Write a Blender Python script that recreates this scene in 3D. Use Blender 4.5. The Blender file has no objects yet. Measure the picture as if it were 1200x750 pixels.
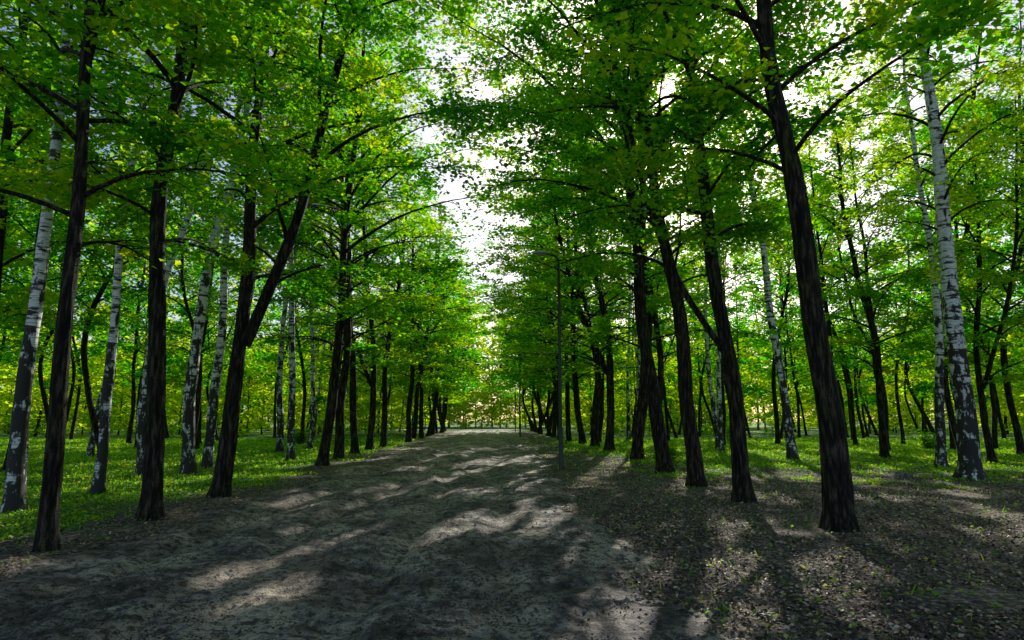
import bpy, math, numpy as np, time
from mathutils import Vector
T0=time.time()
scene=bpy.context.scene
rs=np.random.RandomState
SD=Vector((.257,.922,.5457)).normalized(); EL=math.asin(SD.z); AZ=math.atan2(SD.x,SD.y)

# ---------------------------------------------------------------- noise / terrain
def vnoise(x,y,scale,seed):
    x=np.asarray(x,float)/scale; y=np.asarray(y,float)/scale
    xi=np.floor(x).astype(np.int64); yi=np.floor(y).astype(np.int64)
    fx=x-xi; fy=y-yi; fx=fx*fx*(3-2*fx); fy=fy*fy*(3-2*fy)
    def h(a,b):
        n=(a*374761393+b*668265263+seed*1274126177)&0xffffffff
        n=((n^(n>>13))*1274126177)&0xffffffff
        return ((n^(n>>16))&0xffff)/65535.0
    return (h(xi,yi)*(1-fx)+h(xi+1,yi)*fx)*(1-fy)+(h(xi,yi+1)*(1-fx)+h(xi+1,yi+1)*fx)*fy
def fbm(x,y,scale,seed,o=4):
    s=0;a=1;t=0
    for i in range(o):
        s=s+a*vnoise(x,y,scale,seed+i*17); t+=a; a*=.5; scale*=.5
    return s/t
def pathL(y):
    y=np.asarray(y,float)
    return -5.25-0.035*np.clip(y-8,0,200)+0.9*(vnoise(y,y*0,2.3,5)-.5)+.5*(vnoise(y,y*0,.6,6)-.5) - 4.5*np.clip((6.6-y)/5,0,1)
def pathR(y):
    y=np.asarray(y,float)
    return 1.5-0.010*np.clip(y-8,0,200)+0.8*(vnoise(y,y*0,2.0,9)-.5)+.4*(vnoise(y,y*0,.5,10)-.5) + 2.5*np.clip((6.-y)/5,0,1)
def base_h(x,y):
    return 0.16*(fbm(x,y,9,1,2)-.5)+0.05*(fbm(x,y,1.5,2,3)-.5)
def path_mask(x,y):
    L=pathL(y); R=pathR(y)
    d=np.minimum(x-L,R-x)
    return np.clip((d-0.15)/0.35,0,1)
PATH_END=92.
def tracks(x,y):
    c=-2.0-.022*y; r=0
    for k,off in enumerate((-2.1,-.75,.5,1.8)): r=r+np.exp(-((x-c-off-.8*(vnoise(y,y*0,5,77+k//2)-.5))/(.2+.05*k%.1))**2)
    return r
def lump_h(x,y):
    return .14*(fbm(x,y,.42,40,5)-.5)+.12*(fbm(x,y,1.6,41,3)-.5)+.03*(vnoise(x,y,.11,48)-.5)-.075*tracks(x,y)
def ground_h(x,y):
    m=path_mask(x,y)*np.clip((PATH_END-y)/.5,0,1)*(y>-6)
    return base_h(x,y)-0.22*m
# openings in the canopy where a sun ray landing at (gx,gy) gets through
sa=np.array([math.sin(AZ),math.cos(AZ)]); sp_=np.array([math.cos(AZ),-math.sin(AZ)])
GAPS=[(-.75,10.4,1.8,.34),(.0,11.0,1.9,.3),(.75,10.9,2.0,.4),(2.5,6.9,.9,.4),(1.95,5.4,.6,.38),(3.1,6.2,1.5,.38),(3.9,7.2,1.1,.3),
 (4.4,24.4,5,.8),(3.0,18.8,2.0,.5),(7.9,17.2,1.4,.9),(6.5,18.6,1.4,.7),(5.3,12.8,1.1,.6),(7.4,12.8,1.0,.5),(-2.15,9.2,1.0,.34),(-2.9,7.7,1.1,.3),
 (-1.2,24,3,.6),(-2.4,31,4,.7),(-.5,36,4,.7),(-3.5,44,5,.9),(-1.8,18,1.7,.45),(.3,15.5,1.8,.42),(-3.4,21,2,.5),(-.6,14,1.1,.3),(-3.3,14.8,1.2,.36),
 (-10.8,13.9,2.2,1.2),(-12,18.6,2.5,1.6),(-9.6,24,3,1.2),(-8.2,17,1.6,.5),(-14,24,4,1.6),(27,41,8,2.5),(25,30,5,2),(12,27,4.5,1.2),(9,33,4,1),(17,23,4,1.2),(18,33,5,1.2),(-4.6,13,.9,.35),
 (-.75,-2.72,.9,.42)]
def gapmask(x,y,z,rng):
    gx=x-SD.x/SD.z*z; gy=y-SD.y/SD.z*z
    u=gx*sa[0]+gy*sa[1]; v=gx*sp_[0]+gy*sp_[1]
    g=(vnoise(u/2.6,v/.65,1,500)*.78+.22*vnoise(u/.8,v/.25,1,501))>np.where((gx<-6.5)|(gx>7),.64,np.where(gy>14,.66,.79))
    for cx,cy,lu,lv in GAPS:
        du=(gx-cx)*sa[0]+(gy-cy)*sa[1]; dv=(gx-cx)*sp_[0]+(gy-cy)*sp_[1]
        g|=((du/lu)**2+(dv/lv)**2)<1+.8*(vnoise(u*3,v*5,1,511)-.5)
    # branches pruned back around the street lamp
    lampclear=(x>-.3)&(x<2.0)&(y>13)&(y<22)&(z>4.3)&(z<8.1)
    return (g&(rng.rand(len(x))<.99))|lampclear
# ---------------------------------------------------------------- mesh helper
class MB:
    def __init__(s): s.v=[];s.f=[];s.n=0
    def add(s,v,f,mat=0,lv=None,smooth=False):
        v=np.asarray(v,float).reshape(-1,3); f=np.asarray(f,np.int64)
        if lv is None: lv=np.zeros(len(v))
        s.v.append((v,lv)); s.f.append((f+s.n,mat,smooth)); s.n+=len(v)
    def clone(s):
        m=MB(); m.v=list(s.v); m.f=list(s.f); m.n=s.n; return m
    def merge(s,o,M,T,remap,dl=0):
        off=s.n
        for v,lv in o.v: s.v.append((v@M.T+T,np.clip(lv+dl,0,1)))
        for f,m,k in o.f: s.f.append((f+off,remap[m],k))
        s.n+=o.n
    def build(s,name,mats):
        me=bpy.data.meshes.new(name)
        V=np.concatenate([a for a,b in s.v]); LV=np.concatenate([b for a,b in s.v])
        me.vertices.add(len(V)); me.vertices.foreach_set('co',V.astype(np.float32).ravel())
        loops=np.concatenate([f.ravel() for f,_,_ in s.f])
        tot=np.concatenate([np.full(len(f),f.shape[1]) for f,_,_ in s.f])
        start=np.concatenate([[0],np.cumsum(tot)[:-1]])
        me.loops.add(len(loops)); me.loops.foreach_set('vertex_index',loops.astype(np.int32))
        me.polygons.add(len(tot)); me.polygons.foreach_set('loop_start',start.astype(np.int32))
        me.polygons.foreach_set('loop_total',tot.astype(np.int32))
        mi=np.concatenate([np.full(len(f),m) for f,m,_ in s.f]); me.polygons.foreach_set('material_index',mi.astype(np.int32))
        sm=np.concatenate([np.full(len(f),k) for f,_,k in s.f]); me.polygons.foreach_set('use_smooth',sm.astype(bool))
        at=me.attributes.new('lv','FLOAT','POINT'); at.data.foreach_set('value',LV.astype(np.float32))
        for m in mats: me.materials.append(m)
        me.update(calc_edges=True)
        return me
def link(name,me,loc=(0,0,0),rz=0,sc=1,parent=None,coll=None):
    o=bpy.data.objects.new(name,me); o.location=loc; o.rotation_euler=(0,0,rz); o.scale=(sc,)*3 if not hasattr(sc,'__len__') else sc
    (coll or scene.collection).objects.link(o)
    if parent: o.parent=parent
    return o
def tube(mb,P,R,sides,mat,seed=None,wob=0):
    P=np.asarray(P,float); R=np.asarray(R,float); K=len(P)
    t=np.gradient(P,axis=0); t/=np.linalg.norm(t,axis=1,keepdims=True)+1e-9
    ref=np.array([1.,0,0]) if abs(t[:,2].mean())>.75 else np.array([0,0,1.])
    u=np.cross(t,ref); u/=np.linalg.norm(u,axis=1,keepdims=True)+1e-9
    v=np.cross(t,u)
    a=np.arange(sides)/sides*2*math.pi
    rr=R[:,None]*np.ones((1,sides))
    if wob:
        A=np.tile(a,(K,1)); Z=np.tile(P[:,2:3],(1,sides))
        rr=rr*(1+wob*(vnoise(A*3+seed,Z*1.1,1,seed)-.5)+wob*.6*(vnoise(A*sides/2/math.pi*1.0+seed,Z*5,1,seed+3)-.5))
    V=P[:,None,:]+rr[:,:,None]*(np.cos(a)[None,:,None]*u[:,None,:]+np.sin(a)[None,:,None]*v[:,None,:])
    i=np.arange(K-1)[:,None]*sides; j=np.arange(sides)[None,:]; j2=(j+1)%sides
    F=np.stack([i+j,i+j2,i+sides+j2,i+sides+j],-1).reshape(-1,4)
    mb.add(V.reshape(-1,3),F,mat,smooth=True)
def leaves(mb,P,size,rng,mat,tilt=.45,lvbase=None,aspect=.42):
    n=len(P)
    az=rng.uniform(0,2*math.pi,n)
    N=np.stack([rng.normal(0,tilt,n),rng.normal(0,tilt,n),np.ones(n)],1); N/=np.linalg.norm(N,axis=1,keepdims=True)
    D=np.stack([np.cos(az),np.sin(az),rng.normal(-.25,.3,n)],1)
    D-=N*(D*N).sum(1,keepdims=True); D/=np.linalg.norm(D,axis=1,keepdims=True)
    S=np.cross(N,D); L=(size*rng.uniform(.55,1.35,n))[:,None]
    b=P; tp=P+D*L; c=P+D*L*.42
    l=c+S*L*aspect+N*L*.12; r=c-S*L*aspect+N*L*.12
    V=np.stack([b,r,tp,l],1).reshape(-1,3)
    i=np.arange(n)[:,None]*4
    F=np.concatenate([i+np.array([[0,1,2]]),i+np.array([[0,2,3]])],0)
    lv=rng.uniform(0,1,n)
    if lvbase is not None: lv=.5*lv+.5*lvbase
    mb.add(V,F,mat,lv=np.repeat(lv,4))

# ---------------------------------------------------------------- materials
def newmat(name):
    m=bpy.data.materials.new(name); m.use_nodes=True; nt=m.node_tree; nt.nodes.clear()
    return m,nt,nt.nodes.new('ShaderNodeOutputMaterial')
def N(nt,t,**k):
    n=nt.nodes.new(t)
    for a,b in k.items(): setattr(n,a,b)
    return n
def ramp(nt,src,stops):
    r=N(nt,'ShaderNodeValToRGB'); e=r.color_ramp.elements
    while len(e)<len(stops): e.new(.5)
    for i,(p,c) in enumerate(stops): e[i].position=p; e[i].color=(c if len(c)==4 else (*c,1))
    nt.links.new(src,r.inputs[0]); return r
def noise(nt,coord,scale,detail=4,rough=.55,sc3=None):
    n=N(nt,'ShaderNodeTexNoise'); n.inputs['Scale'].default_value=scale; n.inputs['Detail'].default_value=detail; n.inputs['Roughness'].default_value=rough
    if sc3:
        mp=N(nt,'ShaderNodeMapping'); mp.inputs['Scale'].default_value=sc3; nt.links.new(coord,mp.inputs[0]); coord=mp.outputs[0]
    nt.links.new(coord,n.inputs['Vector']); return n
def mixc(nt,f,a,b,mode='MIX'):
    m=N(nt,'ShaderNodeMix',data_type='RGBA',blend_type=mode)
    for s,val in ((m.inputs['Factor'],f),(m.inputs[6],a),(m.inputs[7],b)):
        if hasattr(val,'links') : nt.links.new(val,s)
        elif isinstance(val,(int,float)): s.default_value=val
        else: s.default_value=(*val,1)
    return m.outputs[2]
def madd(nt,a,k,b):
    h=N(nt,'ShaderNodeMath',operation='MULTIPLY_ADD'); nt.links.new(a,h.inputs[0]); h.inputs[1].default_value=k; nt.links.new(b,h.inputs[2]); return h.outputs[0]
def leafmat(name,dif,trn,tw=.5,gl=.03):
    m,nt,out=newmat(name)
    at=N(nt,'ShaderNodeAttribute',attribute_name='lv')
    rd=ramp(nt,at.outputs['Fac'],[(i/(len(dif)-1),c) for i,c in enumerate(dif)])
    rt=ramp(nt,at.outputs['Fac'],[(i/(len(trn)-1),c) for i,c in enumerate(trn)])
    d=N(nt,'ShaderNodeBsdfDiffuse'); t=N(nt,'ShaderNodeBsdfTranslucent')
    nt.links.new(rd.outputs[0],d.inputs[0]); nt.links.new(rt.outputs[0],t.inputs[0])
    a=N(nt,'ShaderNodeMixShader'); a.inputs[0].default_value=tw; nt.links.new(d.outputs[0],a.inputs[1]); nt.links.new(t.outputs[0],a.inputs[2])
    res=a
    if gl:
        g=N(nt,'ShaderNodeBsdfGlossy'); g.inputs['Roughness'].default_value=.4; g.inputs['Color'].default_value=(.6,.75,.6,1)
        b=N(nt,'ShaderNodeMixShader'); b.inputs[0].default_value=gl; nt.links.new(a.outputs[0],b.inputs[1]); nt.links.new(g.outputs[0],b.inputs[2]); res=b
    nt.links.new(res.outputs[0],out.inputs[0]); return m
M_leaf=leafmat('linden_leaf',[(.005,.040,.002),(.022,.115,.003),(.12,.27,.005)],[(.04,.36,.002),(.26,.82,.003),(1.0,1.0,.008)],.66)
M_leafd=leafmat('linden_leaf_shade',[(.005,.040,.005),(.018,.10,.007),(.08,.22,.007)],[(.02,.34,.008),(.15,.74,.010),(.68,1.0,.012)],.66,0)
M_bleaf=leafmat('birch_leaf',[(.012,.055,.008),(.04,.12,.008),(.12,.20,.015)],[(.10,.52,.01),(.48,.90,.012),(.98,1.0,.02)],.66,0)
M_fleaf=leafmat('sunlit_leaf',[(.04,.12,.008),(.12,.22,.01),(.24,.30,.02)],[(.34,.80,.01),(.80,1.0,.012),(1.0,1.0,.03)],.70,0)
M_grass=leafmat('grass_blade',[(.015,.10,.005),(.09,.30,.008),(.30,.48,.02)],[(.10,.55,.01),(.50,1.0,.02),(1.0,1.0,.05)],.45)

def barkmat():
    m,nt,out=newmat('dark_bark')
    tc=N(nt,'ShaderNodeTexCoord'); c=tc.outputs['Object']
    n1=noise(nt,c,1,5,.65,(18,18,2.8)); n2=noise(nt,c,1.3,2); n3=noise(nt,c,45,2)
    r=ramp(nt,n1.outputs[0],[(.40,(.003,.0025,.002)),(.51,(.022,.016,.012)),(.64,(.12,.090,.068))])
    r2=ramp(nt,n2.outputs[0],[(.42,(0,0,0)),(.65,(.85,.85,.85))])
    col=mixc(nt,r2.outputs[0],r.outputs[0],mixc(nt,1,r.outputs[0],(.62,1.0,.28),'MULTIPLY'))
    p=N(nt,'ShaderNodeBsdfPrincipled'); p.inputs['Roughness'].default_value=.85; p.inputs['Specular IOR Level'].default_value=.3
    nt.links.new(col,p.inputs['Base Color'])
    b=N(nt,'ShaderNodeBump'); b.inputs['Strength'].default_value=1; b.inputs['Distance'].default_value=.09
    nt.links.new(madd(nt,n3.outputs[0],.3,n1.outputs[0]),b.inputs['Height']); nt.links.new(b.outputs[0],p.inputs['Normal'])
    nt.links.new(p.outputs[0],out.inputs[0]); return m
M_bark=barkmat()
def birchmat():
    m,nt,out=newmat('birch_bark')
    tc=N(nt,'ShaderNodeTexCoord'); c=tc.outputs['Object']
    sx=N(nt,'ShaderNodeSeparateXYZ'); nt.links.new(c,sx.inputs[0])
    n1=noise(nt,c,1,3,.6,(2.5,2.5,11)); n2=noise(nt,c,1,5,.65,(5,5,2.2)); n3=noise(nt,c,1,2,.5,(4,4,60))
    lent=ramp(nt,n1.outputs[0],[(.53,(0,0,0)),(.58,(1,1,1))])
    fine=ramp(nt,n3.outputs[0],[(.56,(0,0,0)),(.64,(.75,.75,.75))])
    mr=N(nt,'ShaderNodeMapRange'); mr.inputs[1].default_value=0; mr.inputs[2].default_value=7; mr.inputs[3].default_value=.16; mr.inputs[4].default_value=-.03
    nt.links.new(sx.outputs[2],mr.inputs[0])
    ad=N(nt,'ShaderNodeMath',operation='ADD'); nt.links.new(n2.outputs[0],ad.inputs[0]); nt.links.new(mr.outputs[0],ad.inputs[1])
    rough=ramp(nt,ad.outputs[0],[(.54,(0,0,0)),(.60,(1,1,1))])
    white=mixc(nt,n2.outputs[0],(.76,.80,.84),(.9,.9,.9))
    c1=mixc(nt,lent.outputs[0],white,(.03,.026,.024)); c2=mixc(nt,fine.outputs[0],c1,(.13,.12,.11)); c3=mixc(nt,rough.outputs[0],c2,(.022,.02,.018))
    p=N(nt,'ShaderNodeBsdfPrincipled'); p.inputs['Roughness'].default_value=.7; nt.links.new(c3,p.inputs['Base Color'])
    b=N(nt,'ShaderNodeBump'); b.inputs['Distance'].default_value=.02; nt.links.new(ad.outputs[0],b.inputs['Height']); nt.links.new(b.outputs[0],p.inputs['Normal'])
    nt.links.new(p.outputs[0],out.inputs[0]); return m
M_birch=birchmat()

def dirt_nodes(nt,c,tr=None):
    a=noise(nt,c,1,4,.65,(1.0,.30,.5)); b=noise(nt,c,2.6,6,.75); d=noise(nt,c,9,6,.8); e=noise(nt,c,55,3,.7); f=noise(nt,c,.7,4,.6)
    base=ramp(nt,b.outputs[0],[(.39,(.11,.09,.085)),(.48,(.34,.28,.25)),(.54,(.62,.52,.43)),(.62,(.92,.79,.63))])
    pale=ramp(nt,a.outputs[0],[(.48,(0,0,0)),(.55,(.85,.85,.85))])
    pf=pale.outputs[0]
    if tr is not None: pf=mixc(nt,1,pf,tr,'SCREEN')
    c2=mixc(nt,pf,base.outputs[0],(.92,.76,.56))
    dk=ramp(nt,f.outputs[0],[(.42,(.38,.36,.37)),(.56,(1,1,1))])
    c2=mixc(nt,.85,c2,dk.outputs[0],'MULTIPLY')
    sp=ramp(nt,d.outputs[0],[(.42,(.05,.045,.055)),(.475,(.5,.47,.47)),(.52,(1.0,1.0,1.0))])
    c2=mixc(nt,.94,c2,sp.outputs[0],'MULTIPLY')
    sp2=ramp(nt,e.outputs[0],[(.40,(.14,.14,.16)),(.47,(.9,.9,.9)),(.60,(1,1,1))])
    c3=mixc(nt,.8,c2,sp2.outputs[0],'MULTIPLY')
    return c3,madd(nt,e.outputs[0],.14,madd(nt,d.outputs[0],.6,b.outputs[0]))
def dirtmat():
    m,nt,out=newmat('trodden_dirt'); tc=N(nt,'ShaderNodeTexCoord')
    at=N(nt,'ShaderNodeAttribute',attribute_name='lv')
    tn=noise(nt,tc.outputs['Object'],3,4,.7); tr=ramp(nt,tn.outputs[0],[(.42,(0,0,0)),(.58,(1,1,1))])
    tf=mixc(nt,1,at.outputs['Color'],tr.outputs[0],'MULTIPLY')
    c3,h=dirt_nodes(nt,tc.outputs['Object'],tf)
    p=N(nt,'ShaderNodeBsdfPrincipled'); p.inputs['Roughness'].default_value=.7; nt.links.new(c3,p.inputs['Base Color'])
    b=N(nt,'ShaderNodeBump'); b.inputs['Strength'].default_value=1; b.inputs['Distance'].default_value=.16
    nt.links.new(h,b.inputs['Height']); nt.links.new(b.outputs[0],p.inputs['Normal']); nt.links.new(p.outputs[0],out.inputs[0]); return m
M_dirt=dirtmat()
def groundmat():
    m,nt,out=newmat('forest_floor'); tc=N(nt,'ShaderNodeTexCoord'); c=tc.outputs['Object']
    c3,h=dirt_nodes(nt,c)
    at=N(nt,'ShaderNodeAttribute',attribute_name='lv')
    b=noise(nt,c,1.1,5,.7); g=noise(nt,c,16,4,.75)
    gr=ramp(nt,g.outputs[0],[(.38,(.008,.030,.003)),(.5,(.08,.21,.012)),(.62,(.26,.46,.03))])
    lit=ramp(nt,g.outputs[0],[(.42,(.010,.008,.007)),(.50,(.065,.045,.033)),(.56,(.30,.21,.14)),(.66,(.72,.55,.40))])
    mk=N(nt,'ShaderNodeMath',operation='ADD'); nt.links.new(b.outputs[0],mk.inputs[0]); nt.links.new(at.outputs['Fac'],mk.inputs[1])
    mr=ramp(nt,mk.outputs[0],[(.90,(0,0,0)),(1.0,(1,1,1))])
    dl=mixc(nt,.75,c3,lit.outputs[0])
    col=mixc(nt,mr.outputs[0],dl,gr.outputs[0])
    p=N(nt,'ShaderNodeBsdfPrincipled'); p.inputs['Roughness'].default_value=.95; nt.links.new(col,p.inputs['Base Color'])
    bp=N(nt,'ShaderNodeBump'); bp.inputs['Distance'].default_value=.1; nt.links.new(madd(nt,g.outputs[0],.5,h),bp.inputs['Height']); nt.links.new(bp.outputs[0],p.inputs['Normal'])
    nt.links.new(p.outputs[0],out.inputs[0]); return m
M_ground=groundmat()
def simplemat(name,stops,rough=.8,metal=0,attr=True,scale=20):
    m,nt,out=newmat(name)
    if attr: s=N(nt,'ShaderNodeAttribute',attribute_name='lv').outputs['Fac']
    else:
        tc=N(nt,'ShaderNodeTexCoord'); s=noise(nt,tc.outputs['Object'],scale,5).outputs[0]
    r=ramp(nt,s,stops); p=N(nt,'ShaderNodeBsdfPrincipled'); p.inputs['Roughness'].default_value=rough; p.inputs['Metallic'].default_value=metal
    nt.links.new(r.outputs[0],p.inputs['Base Color']); nt.links.new(p.outputs[0],out.inputs[0]); return m
M_litter=simplemat('dry_leaves',[(0,(.012,.008,.007)),(.5,(.065,.038,.025)),(.78,(.28,.17,.10)),(.93,(.70,.53,.38)),(1,(.35,.36,.06))],.6)
M_pole=simplemat('pole_paint',[(.3,(.03,.035,.04)),(.7,(.07,.08,.08))],.5,.3,False)
M_lamp=simplemat('lamp_housing',[(.3,(.55,.57,.6)),(.7,(.7,.72,.75))],.35,.1,False)
M_glass=simplemat('lamp_glass',[(.3,(.7,.72,.72)),(.7,(.8,.81,.81))],.15,0,False)
M_asph=simplemat('pale_pavement',[(.3,(.45,.44,.43)),(.7,(.6,.59,.57))],.9,0,False,3)
M_stone=simplemat('stone',[(.3,(.04,.038,.036)),(.7,(.3,.28,.27))],.8,0,False,9)

# ---------------------------------------------------------------- ground
def green_mask(x,y):
    left=np.clip((pathL(y)+.1-x)/2.2,0,1)*np.clip((y-4)/4,.0,1)
    right=np.clip((x-pathR(y)-.3)/(6.0-3*np.clip((y-14)/20,0,1)),0,1)*np.clip((y-11.5)/12,0,1)
    g=np.maximum(left,right*.88)
    return np.where(y>PATH_END-3,1,g)
xs=np.concatenate([np.linspace(-450,-60,16)[:-1],np.linspace(-60,-22,60)[:-1],np.linspace(-22,22,300)[:-1],np.linspace(22,60,60)[:-1],np.linspace(60,450,16)])
ys=np.concatenate([np.linspace(-60,-6,10)[:-1],np.linspace(-6,30,260)[:-1],np.linspace(30,110,160)[:-1],np.linspace(110,600,22)])
X,Y=np.meshgrid(xs,ys); Z=ground_h(X,Y)
far=np.clip((np.hypot(X,Y)-150)/300,0,1); Z=Z*(1-far)
mb=MB(); nx=len(xs); ny=len(ys)
i=(np.arange(ny-1)[:,None]*nx+np.arange(nx-1)[None,:]).ravel()
mb.add(np.stack([X,Y,Z],-1),np.stack([i,i+1,i+nx+1,i+nx],1),0,lv=(green_mask(X,Y)*.85-.05).ravel(),smooth=True)
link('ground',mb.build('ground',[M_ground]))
yy=np.concatenate([np.arange(-5,12,.035),np.arange(12,34,.1),np.arange(34,PATH_END,.4)])
ss=np.linspace(0,1,200); SS,YY=np.meshgrid(ss,yy)
L=pathL(YY);R=pathR(YY); XX=L+(R-L)*SS
em=np.clip(np.minimum(XX-L,R-XX)/.5,0,1)
ZZ=base_h(XX,YY)+(-.03+.04*em)+lump_h(XX,YY)*em
mb=MB(); nx=200; ny=len(yy); i=(np.arange(ny-1)[:,None]*nx+np.arange(nx-1)[None,:]).ravel()
mb.add(np.stack([XX,YY,ZZ],-1),np.stack([i,i+1,i+nx+1,i+nx],1),0,lv=np.clip(tracks(XX,YY)*.8*em,0,1).ravel(),smooth=True)
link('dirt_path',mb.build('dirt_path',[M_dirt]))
mb=MB(); xr=np.linspace(-60,60,121); A=[]
for k,yv in enumerate((95,96.5,98,99.5,101)):
    A.append(np.stack([xr,np.full_like(xr,yv)+.02*xr,base_h(xr,yv+.02*xr)+.07],1))
A=np.concatenate(A); i=(np.arange(4)[:,None]*121+np.arange(120)[None,:]).ravel()
mb.add(A,np.stack([i,i+1,i+122,i+121],1),0,smooth=True)
link('pavement',mb.build('pavement',[M_asph]))

# ---------------------------------------------------------------- trees
def stem_curve(ctrl,z0,H,rng,wig=.12):
    c=np.array(ctrl,float)
    if c[-1,2]<H:
        n=c[-1].copy(); d=(c[-1]-c[-2])/(c[-1,2]-c[-2,2]) if len(c)>1 else np.zeros(3)
        dz=H-n[2]; c=np.vstack([c,[n[0]+d[0]*dz*.4,n[1]+d[1]*dz*.4,H]])
    z=np.arange(z0,H+.01,.3)
    def f(k):
        v=np.interp(z,c[:,2],c[:,k]); pad=np.concatenate([np.full(4,v[0])-(v[1]-v[0])*np.arange(4,0,-1),v,np.full(4,v[-1])])
        return np.convolve(pad,np.ones(9)/9,'valid')
    x=f(0);y=f(1)
    ph=rng.uniform(0,6,4); env=np.clip((z-z0)/2,0,1)
    x=x+wig*env*(np.sin(z*.55+ph[0])*.5+.25*np.sin(z*1.4+ph[1])); y=y+wig*env*(np.sin(z*.5+ph[2])*.5+.25*np.sin(z*1.3+ph[3]))
    return np.stack([x,y,z],1)
def gen_tree(seed,stems,H,cb,CR,nl=36,nt=10,nleaf=60,ls=.12,birch=False,sides=14,flare=.45,leafmat_=None,twigs=True,bias=None,rnd=.45):
    rng=rs(seed); mb=MB(); LP=[];LB=[]
    for si,(ctrl,z0,rst) in enumerate(stems):
        P=stem_curve(ctrl,z0,H*(1 if si==0 else .93),rng)
        z=P[:,2]; u=(z-z0)/(z[-1]-z0)
        R=rst*(1-u)**.75*.95+.02
        if si==0: R=R*(1+flare*np.exp(-z/.2)+.10*np.exp(-z/1.0))
        if si==0: P=np.vstack([[P[0,0],P[0,1],-.35],P]); R=np.concatenate([[R[0]*1.15],R])
        tube(mb,P,R,sides,0,seed=seed+si*7,wob=.22)
        if si==0: P=P[1:];R=R[1:]
        n=int(nl*(1 if len(stems)==1 else .65)); ga=rng.uniform(0,6.28)
        for k in range(n):
            uu=(k+rng.uniform(0,.9))/n; zc=cb+(P[-1,2]-.4-cb)*uu**.95
            if zc<z0+.3: continue
            b=np.array([np.interp(zc,P[:,2],P[:,0]),np.interp(zc,P[:,2],P[:,1]),zc]); rb=np.interp(zc,P[:,2],R)
            az=ga+k*2.39996+rng.normal(0,.35)
            prof=(.60+.40*min(1,uu*3.5))*(1-max(0,uu-.3)/.7)**rnd
            Ln=CR*max(prof,.22)*rng.uniform(.65,1.22)
            if bias is not None: Ln*=1+bias[0]*math.cos(az-bias[1])
            e0=math.radians(rng.uniform(25,50)+25*uu) ; e1=math.radians(rng.uniform(-28,2)+ (35*uu))
            if birch: e0=math.radians(rng.uniform(40,65)); e1=math.radians(rng.uniform(-50,-10))
            m=9; pts=[b]; a=az
            for s in range(1,m):
                t=s/(m-1); e=e0+(e1-e0)*t; a+=rng.normal(0,.09)
                pts.append(pts[-1]+Ln/(m-1)*np.array([math.cos(a)*math.cos(e),math.sin(a)*math.cos(e),math.sin(e)]))
            pts=np.array(pts); rl=min(rb*.55,.012+.010*Ln); tube(mb,pts,rl*(1-np.linspace(0,.85,m)),5 if sides>8 else 4,1)
            cl=rng.uniform(0,1)
            for q in range(nt):
                f=rng.uniform(.18,1)**.8 if q>0 else 1.; i0=f*(m-1); ia=min(int(i0),m-2); p0=pts[ia]+(pts[ia+1]-pts[ia])*(i0-ia)
                aa=a+rng.choice([-1,1])*rng.uniform(.35,1.35)*(0 if q==0 else 1); tl=rng.uniform(.45,1.0)*(.45+Ln*.26)*(1.15-.35*f)
                te0=rng.uniform(-.1,.5); te1=rng.uniform(-.7,.05) if not birch else rng.uniform(-1.5,-.9)
                w=[p0]; mm=5
                for s in range(1,mm):
                    t=s/(mm-1); e=te0+(te1-te0)*t; aa+=rng.normal(0,.12)
                    w.append(w[-1]+tl/(mm-1)*np.array([math.cos(aa)*math.cos(e),math.sin(aa)*math.cos(e),math.sin(e)]))
                w=np.array(w)
                if twigs: tube(mb,w,np.linspace(.011,.004,mm)*(1 if ls<.13 else 1.3),3,1)
                nn=max(3,int(nleaf*tl/1.0*rng.uniform(.6,1.4))); t=rng.uniform(.1,1.08,nn)*(mm-1); ti=np.minimum(t.astype(int),mm-2)
                pp=w[ti]+(w[ti+1]-w[ti])*(t-ti)[:,None]
                sp=.10+.16*tl*(1-abs(t/(mm-1)-.45))+(.12 if ls>.2 else 0)
                off=np.stack([rng.normal(0,1,nn)*sp,rng.normal(0,1,nn)*sp,rng.normal(-.03,.07 if ls<.16 else .2,nn)],1)
                if birch: off[:,:2]*=.6; off[:,2]=rng.normal(-.15,.2,nn)
                LP.append(pp+off); LB.append(np.full(nn,np.clip(cl+rng.normal(0,.2),0,1)))
    return dict(mb=mb,LP=np.concatenate(LP),LB=np.concatenate(LB),ls=ls,birch=birch,seed=seed,leaf=leafmat_ or (M_bleaf if birch else M_leaf),full=None)
def opened(d,xf):
    x,y,z,rz,sx,sy,sz=xf; rng=rs(d['seed']+5); P=d['LP']; B=d['LB']
    c,s=math.cos(rz),math.sin(rz)
    wx=P[:,0]*sx*c-P[:,1]*sy*s+x; wy=P[:,0]*sx*s+P[:,1]*sy*c+y; wz=P[:,2]*sz+z
    k=~gapmask(wx,wy,wz,rng); P=P[k];B=B[k]
    tv=rs(int(abs(x*37+y*91))).normal(0,.10)
    mb=d['mb'].clone(); leaves(mb,P,d['ls'],rng,2,lvbase=np.clip(B+tv*2,0,1),tilt=.5)
    return mb
def finish(d,name,xf):
    return opened(d,xf).build(name,[M_birch if d['birch'] else M_bark,M_bark,d['leaf']])
DM=MB(); DMATS=[M_bark,M_birch,M_leaf,M_leafd,M_bleaf,M_fleaf]
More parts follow.
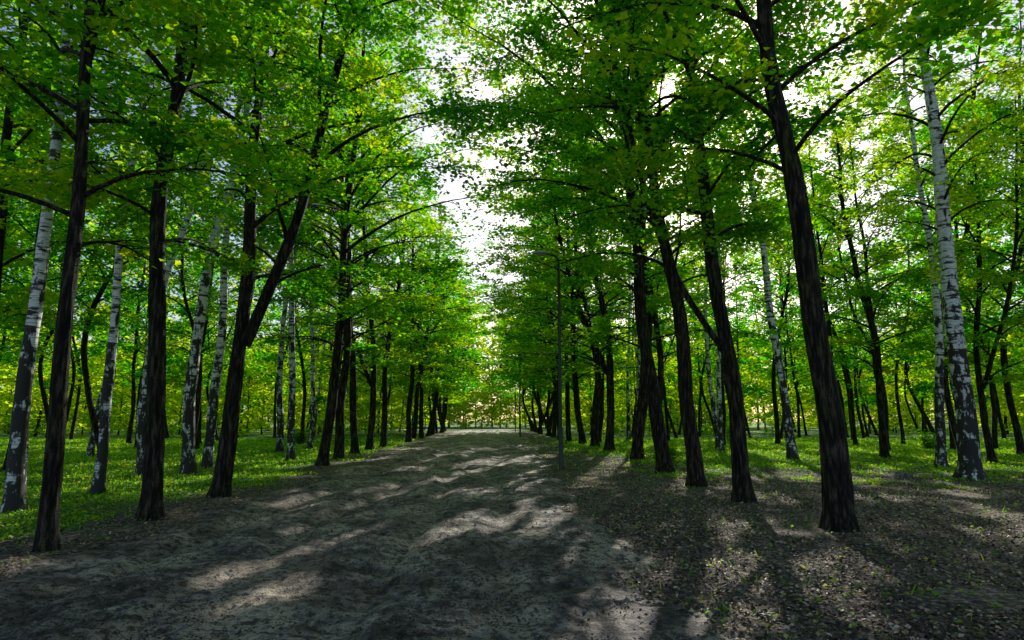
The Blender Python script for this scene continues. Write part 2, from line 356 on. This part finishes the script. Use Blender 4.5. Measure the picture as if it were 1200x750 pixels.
def to_dist(d,x,y,z,rz,S):
    if y<58 and abs(x)<36: src=opened(d,(x,y,z,rz,*S)); dl=0
    else:
        if d['full'] is None:
            m=d['mb'].clone(); leaves(m,d['LP'],d['ls'],rs(d['seed']+5),2,lvbase=d['LB'],tilt=.5); d['full']=m
        src=d['full']; dl=rs(int(abs(x*37+y*91))).normal(0,.10)
    c,s=math.cos(rz),math.sin(rz); M=np.array([[c*S[0],-s*S[1],0],[s*S[0],c*S[1],0],[0,0,S[2]]])
    DM.merge(src,M,np.array([x,y,z]),{0:1 if d['birch'] else 0,1:0,2:DMATS.index(d['leaf'])},dl)
def hero(kind,x,y,ctrl,H,r0,cb,CR,seed,extra=(),**k):
    z=float(base_h(x,y))
    st=[([(0,0,0)]+[(a-x,b-y,c) for a,b,c in ctrl],0,r0)]
    for pts,z0,r in extra: st.append(([(a-x,b-y,c) for a,b,c in pts],z0,r))
    d=gen_tree(seed,st,H,cb,CR,ls=.115,**k)
    return link(kind,finish(d,kind,(x,y,z,0,1,1,1)),(x,y,z-.02))
LT='linden_tree'; BT='birch_tree'; PI=math.pi
hero(LT,4.89,9.28,[(4.68,9.28,4.48),(4.39,9.28,8.6)],17,.18,5.4,4.3,11,nleaf=78)
hero(LT,4.60,12.28,[(4.42,12.3,3.2),(4.16,12.3,6.56),(4.0,12.3,11.1)],17.5,.15,4.8,4.6,12,nleaf=82,bias=(.15,PI),
     extra=[([(4.45,12.3,2.9),(3.9,12.5,4.0),(3.1,12.9,5.6),(2.8,13,7.5)],2.9,.05)])
hero(LT,4.52,15.05,[(4.33,15,3.57),(3.82,15,6.97),(3.23,15,13.2)],18.5,.17,4.8,5.2,13,bias=(.26,PI),nl=42,nleaf=82)
hero(LT,4.65,18.6,[(4.17,18.6,4.6),(3.8,18.6,9.7),(3.4,18.6,15.9)],20,.21,4.8,5.6,14,bias=(.32,PI),nl=42,nleaf=84)
hero(LT,-5.98,8.05,[(-6.19,8.05,4.47),(-6.24,8.0,7.5)],16,.09,4.0,3.8,21,nleaf=88)
hero(LT,-6.07,10.47,[(-6.26,10.4,2.97),(-6.33,10.4,6.16),(-6.3,10.4,9.7)],17,.14,4.6,4.3,22,nleaf=80)
hero(LT,-6.31,13.37,[(-6.0,13.37,3.74),(-6.27,13.4,7.4),(-6.07,13.4,11.9)],17.5,.16,4.4,4.9,23,bias=(.12,0),nleaf=82,
     extra=[([(-6.02,13.37,3.3),(-5.3,13.3,5.3),(-4.57,13.2,7.85),(-3.98,13.1,10.5)],3.3,.115)])
hero(BT,12.8,17.2,[(13.06,17.2,7.46),(12.86,17.2,14.9)],19,.26,6.5,3.8,31,birch=True,nleaf=66)
hero(BT,-8.8,10.95,[(-9.0,11,6)],15,.12,5.5,2.6,32,birch=True,nl=26,nleaf=58)
hero(BT,-9.0,13.4,[(-9.0,13.4,7.5)],15,.09,6,2.5,33,birch=True,nl=24,nleaf=58)
GEN=[];FOR=[];BIR=[];FAR=[];MID=[]
for s in range(5):
    rng=rs(100+s); H=rng.uniform(18,21)
    st=[([(0,0,0),(rng.normal(0,.25),rng.normal(0,.25),5),(rng.normal(0,.6),rng.normal(0,.6),11)],0,.15)]
    if s==3: st.append(([(0,0,3.6),(.7,.3,5.5),(1.6,.8,9)],3.6,.09))
    GEN.append(gen_tree(200+s,st,H,3.4+.4*(s%3),4.9,nl=36,nt=9,nleaf=60,ls=.145,sides=9))
for s in range(5):
    rng=rs(150+s); H=rng.uniform(17,21)
    st=[([(0,0,0),(rng.normal(0,.5),rng.normal(0,.5),5),(rng.normal(0,.9),rng.normal(0,.9),10)],0,.12)]
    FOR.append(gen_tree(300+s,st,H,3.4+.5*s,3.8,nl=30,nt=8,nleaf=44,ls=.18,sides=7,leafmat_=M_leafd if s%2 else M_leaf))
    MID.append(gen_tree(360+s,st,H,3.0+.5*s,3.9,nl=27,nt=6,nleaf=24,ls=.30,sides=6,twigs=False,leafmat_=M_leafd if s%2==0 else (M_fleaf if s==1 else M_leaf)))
for s in range(3):
    rng=rs(170+s)
    st=[([(0,0,0),(rng.normal(0,.3),rng.normal(0,.2),5),(rng.normal(0,.7),rng.normal(0,.4),11)],0,.14)]
    BIR.append(gen_tree(320+s,st,18.5,7.5,2.7,nl=24,nt=8,nleaf=36,ls=.145,sides=10,birch=True))
for s in range(3):
    rng=rs(190+s); st=[([(0,0,0),(0,0,5)],0,.10)]
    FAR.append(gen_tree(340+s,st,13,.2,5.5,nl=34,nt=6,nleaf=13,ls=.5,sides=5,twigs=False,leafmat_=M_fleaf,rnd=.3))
placed=[(4.89,9.28),(4.6,12.28),(4.52,15.05),(4.65,18.6),(-5.98,8.05),(-6.07,10.47),(-6.31,13.37),(12.8,17.2),(-8.8,11),(-9,13.4)]
R0=rs(5)
def put(kind,d,x,y,rz=None,sc=1,far=False,wide=1):
    placed.append((x,y)); z=float(base_h(x,y))-.03
    rz=R0.uniform(0,6.28) if rz is None else rz; S=(sc*wide*R0.uniform(.95,1.05),sc*wide*R0.uniform(.95,1.05),sc*R0.uniform(.93,1.05))
    if far: to_dist(d,x,y,z,rz,S)
    else: link(kind,finish(d,kind,(x,y,z,rz,*S)),(x,y,z),rz,S)
for k,(x,y) in enumerate([(-6.8,22),(-7.2,25.4),(-7.5,29.2),(-7.6,32.5),(-7.6,36)]): put(LT,GEN[k%5],x,y,sc=1.0,wide=1.16)
for k,(x,y) in enumerate([(5.0,24.5),(4.9,30.7),(4.75,35),(4.6,39.5)]): put(LT,GEN[(k+2)%5],x,y,sc=1.04,wide=1.34)
for k,(x,y) in enumerate([(6.6,27.5),(5.9,41.6)]): put(LT,GEN[(k+4)%5],x,y)
for k,(x,y,s) in enumerate([(-9.8,18.6,1.15),(-10.4,20.9,1.0),(-11.3,24.4,1.),(-10.9,18.1,.9),(-8.9,24.6,.95),(-11.7,30.7,1.1),(-11.1,33.5,.95),(11.2,24.4,1.2),(11.,32.5,.9),(8.,38,1.),(8.8,46,1.)]): put(BT,BIR[k%3],x,y,sc=s)
def alley_x(y,side): return (-6.3-.045*(y-13)) if side<0 else (4.7-.022*(y-20))
y=40.
while y<88:
    y+=R0.uniform(3.3,4.4)
    for sd in(-1,1): put('tree',GEN[R0.randint(5)] if y<58 else MID[R0.randint(5)],alley_x(y,sd)+R0.normal(0,.2),y+R0.uniform(-.6,.6),far=True,sc=1.0,wide=1.2 if y<62 else 1.5)
cnt=0;tries=0
while tries<6000:
    tries+=1
    x=R0.uniform(-75,80); y=R0.uniform(11,100)
    if abs(x)>y*1.0+8: continue
    xl=alley_x(y,-1)-3.2; xr_=alley_x(y,1)+3.6
    if xl<x<xr_: continue
    if x>0 and y<22 and x<11: continue
    if x<0 and y<17 and x>-12: continue
    if 6<x<24 and y<25 and R0.rand()<.75: continue
    r=math.hypot(x,y)
    dmin=3.5 if r<45 else 4.6
    if any((x-a)**2+(y-b)**2<dmin*dmin for a,b in placed): continue
    near=r<40
    q=R0.rand()
    if near: d=BIR[R0.randint(3)] if q<.15 else (FOR[R0.randint(5)] if q<.85 else GEN[R0.randint(5)])
    else: d=BIR[R0.randint(3)] if q<.06 else (FAR[R0.randint(3)] if (r>65 and q<.6) else MID[R0.randint(5)])
    put(BT if d['birch'] else 'forest_tree',d,x,y,sc=R0.uniform(.8,1.1)*(.75 if d in FAR else 1),far=not near); cnt+=1
    if cnt>290: break
def farput(k,x,yv,s): to_dist(FAR[k%3],x,yv,0,R0.uniform(0,6.28),(s,s,s*R0.uniform(.9,1.2)))
for k in range(95):
    a=R0.uniform(-1.0,1.0); yv=R0.uniform(118,145); x=yv*math.tan(a*.85)
    if -14<x<8: continue
    farput(k,x,yv,R0.uniform(1,1.6))
for k in range(120):
    x=R0.uniform(-85,85); yv=R0.uniform(60,106)
    if alley_x(yv,-1)-2.5<x<alley_x(yv,1)+2.5: continue
    farput(k,x,yv,R0.uniform(.2,.42))
for k,(x,yv,s) in enumerate(((-13,126,1.0),(-8,134,1.2),(-2.5,130,1.0),(3,136,1.3),(8,128,1.1),(-5,150,1.9),(2,152,2.0),(-12,150,1.9),(-1,118,.45),(-6,120,.5),(4,121,.5),(-9,117,.5),(1.5,124,.6),(-4,125,.6),(-11,122,.6),(6.5,119,.5))):
    farput(k,x,yv,s)
link('distant_trees',DM.build('distant_trees',DMATS))
def shrub(x,y,r,h,seed):
    rng=rs(seed); mb=MB(); P=[]
    for k in range(26):
        a=rng.uniform(0,6.28); e=rng.uniform(.4,1.4); Ln=rng.uniform(.6,1)*r
        t=np.linspace(0,1,6)[:,None]; d=np.array([math.cos(a)*math.cos(e),math.sin(a)*math.cos(e),math.sin(e)*h/r])
        pts=t*d*Ln+np.array([[0,0,-.12]])*t**2*Ln; tube(mb,pts,np.linspace(.014,.004,6),3,0)
        q=rng.uniform(.25,1,60)[:,None]; P.append(q*d*Ln+rng.normal(0,.1,(60,3)))
    leaves(mb,np.concatenate(P),.11,rng,1); return link('shrub',mb.build('shrub',[M_bark,M_leaf]),(x,y,float(base_h(x,y))))
shrub(22.5,33,1.5,1.2,1); shrub(-14,40,1.3,1.4,2); shrub(5.6,22.4,.7,.8,3); shrub(14.5,40,1.4,1.3,4)
# ---------------------------------------------------------------- street lamps
def lamp(x,y,H=7.25):
    e=bpy.data.objects.new('street_lamp',None); e.location=(x,y,float(base_h(x,y))); scene.collection.objects.link(e)
    mb=MB(); z=np.array([-.3,0,.02,1.3,1.32,H*.6,H-.25,H-.1,H-.02]); P=np.stack([0*z,0*z,z],1); P[-2,0]=-.05;P[-1,0]=-.14
    tube(mb,P,[.085,.085,.08,.08,.06,.055,.045,.04,.035],14,0)
    tube(mb,[(-.12,0,H-.02),(-.3,0,H+.02),(-.42,0,H+.035)],[.035,.03,.03],10,0); link('pole',mb.build('pole',[M_pole]),parent=e)
    mb=MB(); tube(mb,[(0,0,-.02),(0,0,.03),(0,0,.031)],[.16,.16,.001],16,0); link('flange',mb.build('flange',[M_pole]),parent=e)
    mb=MB(); n=14; t=np.linspace(0,1,n); px=-.30-.62*t; w=.17*np.sin(np.clip(t*.88+.1,0,1)*math.pi)**.6+.012; hh=w*.42
    a=np.linspace(0,2*math.pi,16,endpoint=False)
    V=np.stack([np.repeat(px,16),np.outer(w,np.cos(a)).ravel(),(H+.05+.03*t[:,None]+np.outer(hh,np.where(np.sin(a)>0,np.sin(a),np.sin(a)*.35))).ravel()],1)
    i=np.arange(n-1)[:,None]*16;j=np.arange(16)[None,:];j2=(j+1)%16
    mb.add(V,np.stack([i+j,i+j2,i+16+j2,i+16+j],-1).reshape(-1,4),0,smooth=True)
    mb.add(V[:16],np.arange(16)[None,:],0); mb.add(V[-16:],np.arange(16)[None,:],0)
    link('housing',mb.build('housing',[M_lamp]),parent=e)
    mb=MB(); px=-.42-.36*t; w=.11*np.sin(np.clip(t*.94+.03,0,1)*math.pi)**.5+.004
    V=np.stack([np.repeat(px,16),np.outer(w,np.cos(a)).ravel(),(H+.035+.02*t[:,None]+np.outer(w*.55,-np.abs(np.sin(a)))).ravel()],1)
    mb.add(V,np.stack([i+j,i+j2,i+16+j2,i+16+j],-1).reshape(-1,4),0,smooth=True); link('glass_bowl',mb.build('bowl',[M_glass]),parent=e)
lamp(1.62,20.2); lamp(.75,56); lamp(.45,84)
def rock(x,y,r,seed):
    import bmesh
    bm=bmesh.new(); bmesh.ops.create_icosphere(bm,subdivisions=3,radius=r)
    for v in bm.verts:
        c=v.co; k=1+.5*(float(vnoise(c.x*3/r*.4+seed,c.y*3/r*.4+c.z*2/r,1,seed))-.5); v.co=Vector((c.x*k*1.3,c.y*k,c.z*k*.6))
    me=bpy.data.meshes.new('rock'); bm.to_mesh(me); bm.free(); me.materials.append(M_stone); link('rock',me,(x,y,float(base_h(x,y))+r*.15))
rock(11.2,17.6,.2,1); rock(13.6,20.5,.16,2); rock(-8.6,7.9,.12,3)
# ---------------------------------------------------------------- leaf litter, gravel, grass
rng=rs(9)
n=330000; y=2.2+45*rng.uniform(0,1,n)**1.8; x=rng.uniform(-1,1,n)*(y*.95+3)
inp=path_mask(x,y)>.3
pn=vnoise(x,y,.8,50)+.5*vnoise(x,y,.2,51)
keep=rng.rand(n)<np.where(inp,.35*np.clip((pn-.62)/.3,0,1)+.04,np.where(x>0,.8,.4)*(pn>.4))
x=x[keep];y=y[keep]; ip=inp[keep]
z=base_h(x,y)+np.where(ip,.012+lump_h(x,y),0)+rng.uniform(.004,.035,len(x))
P=np.stack([x,y,z],1); mb=MB(); leaves(mb,P[~ip],.045,rng,0,tilt=.5,aspect=.35); leaves(mb,P[ip],.032,rng,0,tilt=.5,aspect=.3,lvbase=np.full(ip.sum(),.2)); link('leaf_litter',mb.build('leaf_litter',[M_litter]))
n=20000; y=2.2+26*rng.uniform(0,1,n)**1.6; x=rng.uniform(-1,1,n)*(y*.9+2); r=.006+.026*rng.uniform(0,1,n)**4
z=base_h(x,y)+np.where(path_mask(x,y)>.3,.01+lump_h(x,y),0)
octv=np.array([[1,0,0],[-1,0,0],[0,1,0],[0,-1,0],[0,0,.7],[0,0,-.7]]); octf=np.array([[0,2,4],[2,1,4],[1,3,4],[3,0,4],[2,0,5],[1,2,5],[3,1,5],[0,3,5]])
V=np.stack([x,y,z],1)[:,None,:]+octv[None]*r[:,None,None]*rng.uniform(.6,1.4,(n,6,1)); i=np.arange(n)[:,None,None]*6
mb=MB(); mb.add(V.reshape(-1,3),(i+octf[None]).reshape(-1,3),0); link('gravel',mb.build('gravel',[M_stone]))
n=300000; y=4+46*rng.uniform(0,1,n)**1.35; x=rng.uniform(-1,1,n)*(y*.95+3)
g=green_mask(x,y); nz=fbm(x,y,1.3,60,3)+.35*(vnoise(x,y,.25,61)-.5)
keep=(g*.70+nz>.90)&(path_mask(x,y)<.05)
keep|=(rng.rand(n)<.04)&(path_mask(x,y)<.05)&(y>4.5); x=x[keep];y=y[keep]; m=len(x)
z=base_h(x,y); s=.028+.0016*y
hgt=rng.uniform(.2,1.0,m)*(s*1.3)
mb=MB(); h=m*3//4
leaves(mb,np.stack([x[:h],y[:h],z[:h]+hgt[:h]*.8],1),1.0*s[:h]*1.3,rng,0,tilt=.6,aspect=.42)
xb,yb,zb,hb=x[h:],y[h:],z[h:],hgt[h:]*1.8+.02; nb=len(xb); a=rng.uniform(0,6.28,nb); le=rng.uniform(.1,.7,nb)*hb; b2=rng.uniform(0,6.28,nb); w=.005+.0005*yb
p0=np.stack([xb-np.cos(a)*w,yb-np.sin(a)*w,zb-.01],1);p1=np.stack([xb+np.cos(a)*w,yb+np.sin(a)*w,zb-.01],1);p2=np.stack([xb+np.cos(b2)*le,yb+np.sin(b2)*le,zb+hb],1)
mb.add(np.stack([p0,p1,p2],1).reshape(-1,3),np.arange(nb*3).reshape(-1,3),0,lv=np.repeat(rng.uniform(0,1,nb),3))
link('grass',mb.build('grass',[M_grass]))
# ---------------------------------------------------------------- light, camera
w=bpy.data.worlds.new('World'); scene.world=w; w.use_nodes=True; nt=w.node_tree
sky=nt.nodes.new('ShaderNodeTexSky'); sky.sky_type='NISHITA'; sky.sun_disc=False; sky.sun_elevation=EL; sky.sun_rotation=AZ; sky.dust_density=1.5; sky.air_density=1.0
bg=nt.nodes['Background']; bg.inputs[1].default_value=.13; nt.links.new(sky.outputs[0],bg.inputs[0])
l=bpy.data.lights.new('sun','SUN'); l.energy=5; l.angle=math.radians(.5); l.color=(1,.95,.86)
o=bpy.data.objects.new('sun',l); o.rotation_euler=SD.to_track_quat('Z','Y').to_euler(); scene.collection.objects.link(o)
cam=bpy.data.cameras.new('camera'); cam.lens=21; cam.sensor_width=36; cam.clip_end=2000; cam.clip_start=.05
co=bpy.data.objects.new('camera',cam); co.location=(0,0,1.6); co.rotation_euler=(math.radians(99.5),0,0); scene.collection.objects.link(co); scene.camera=co
scene.view_settings.view_transform='Standard'; scene.view_settings.look='None'; scene.view_settings.exposure=0
print('time',time.time()-T0)
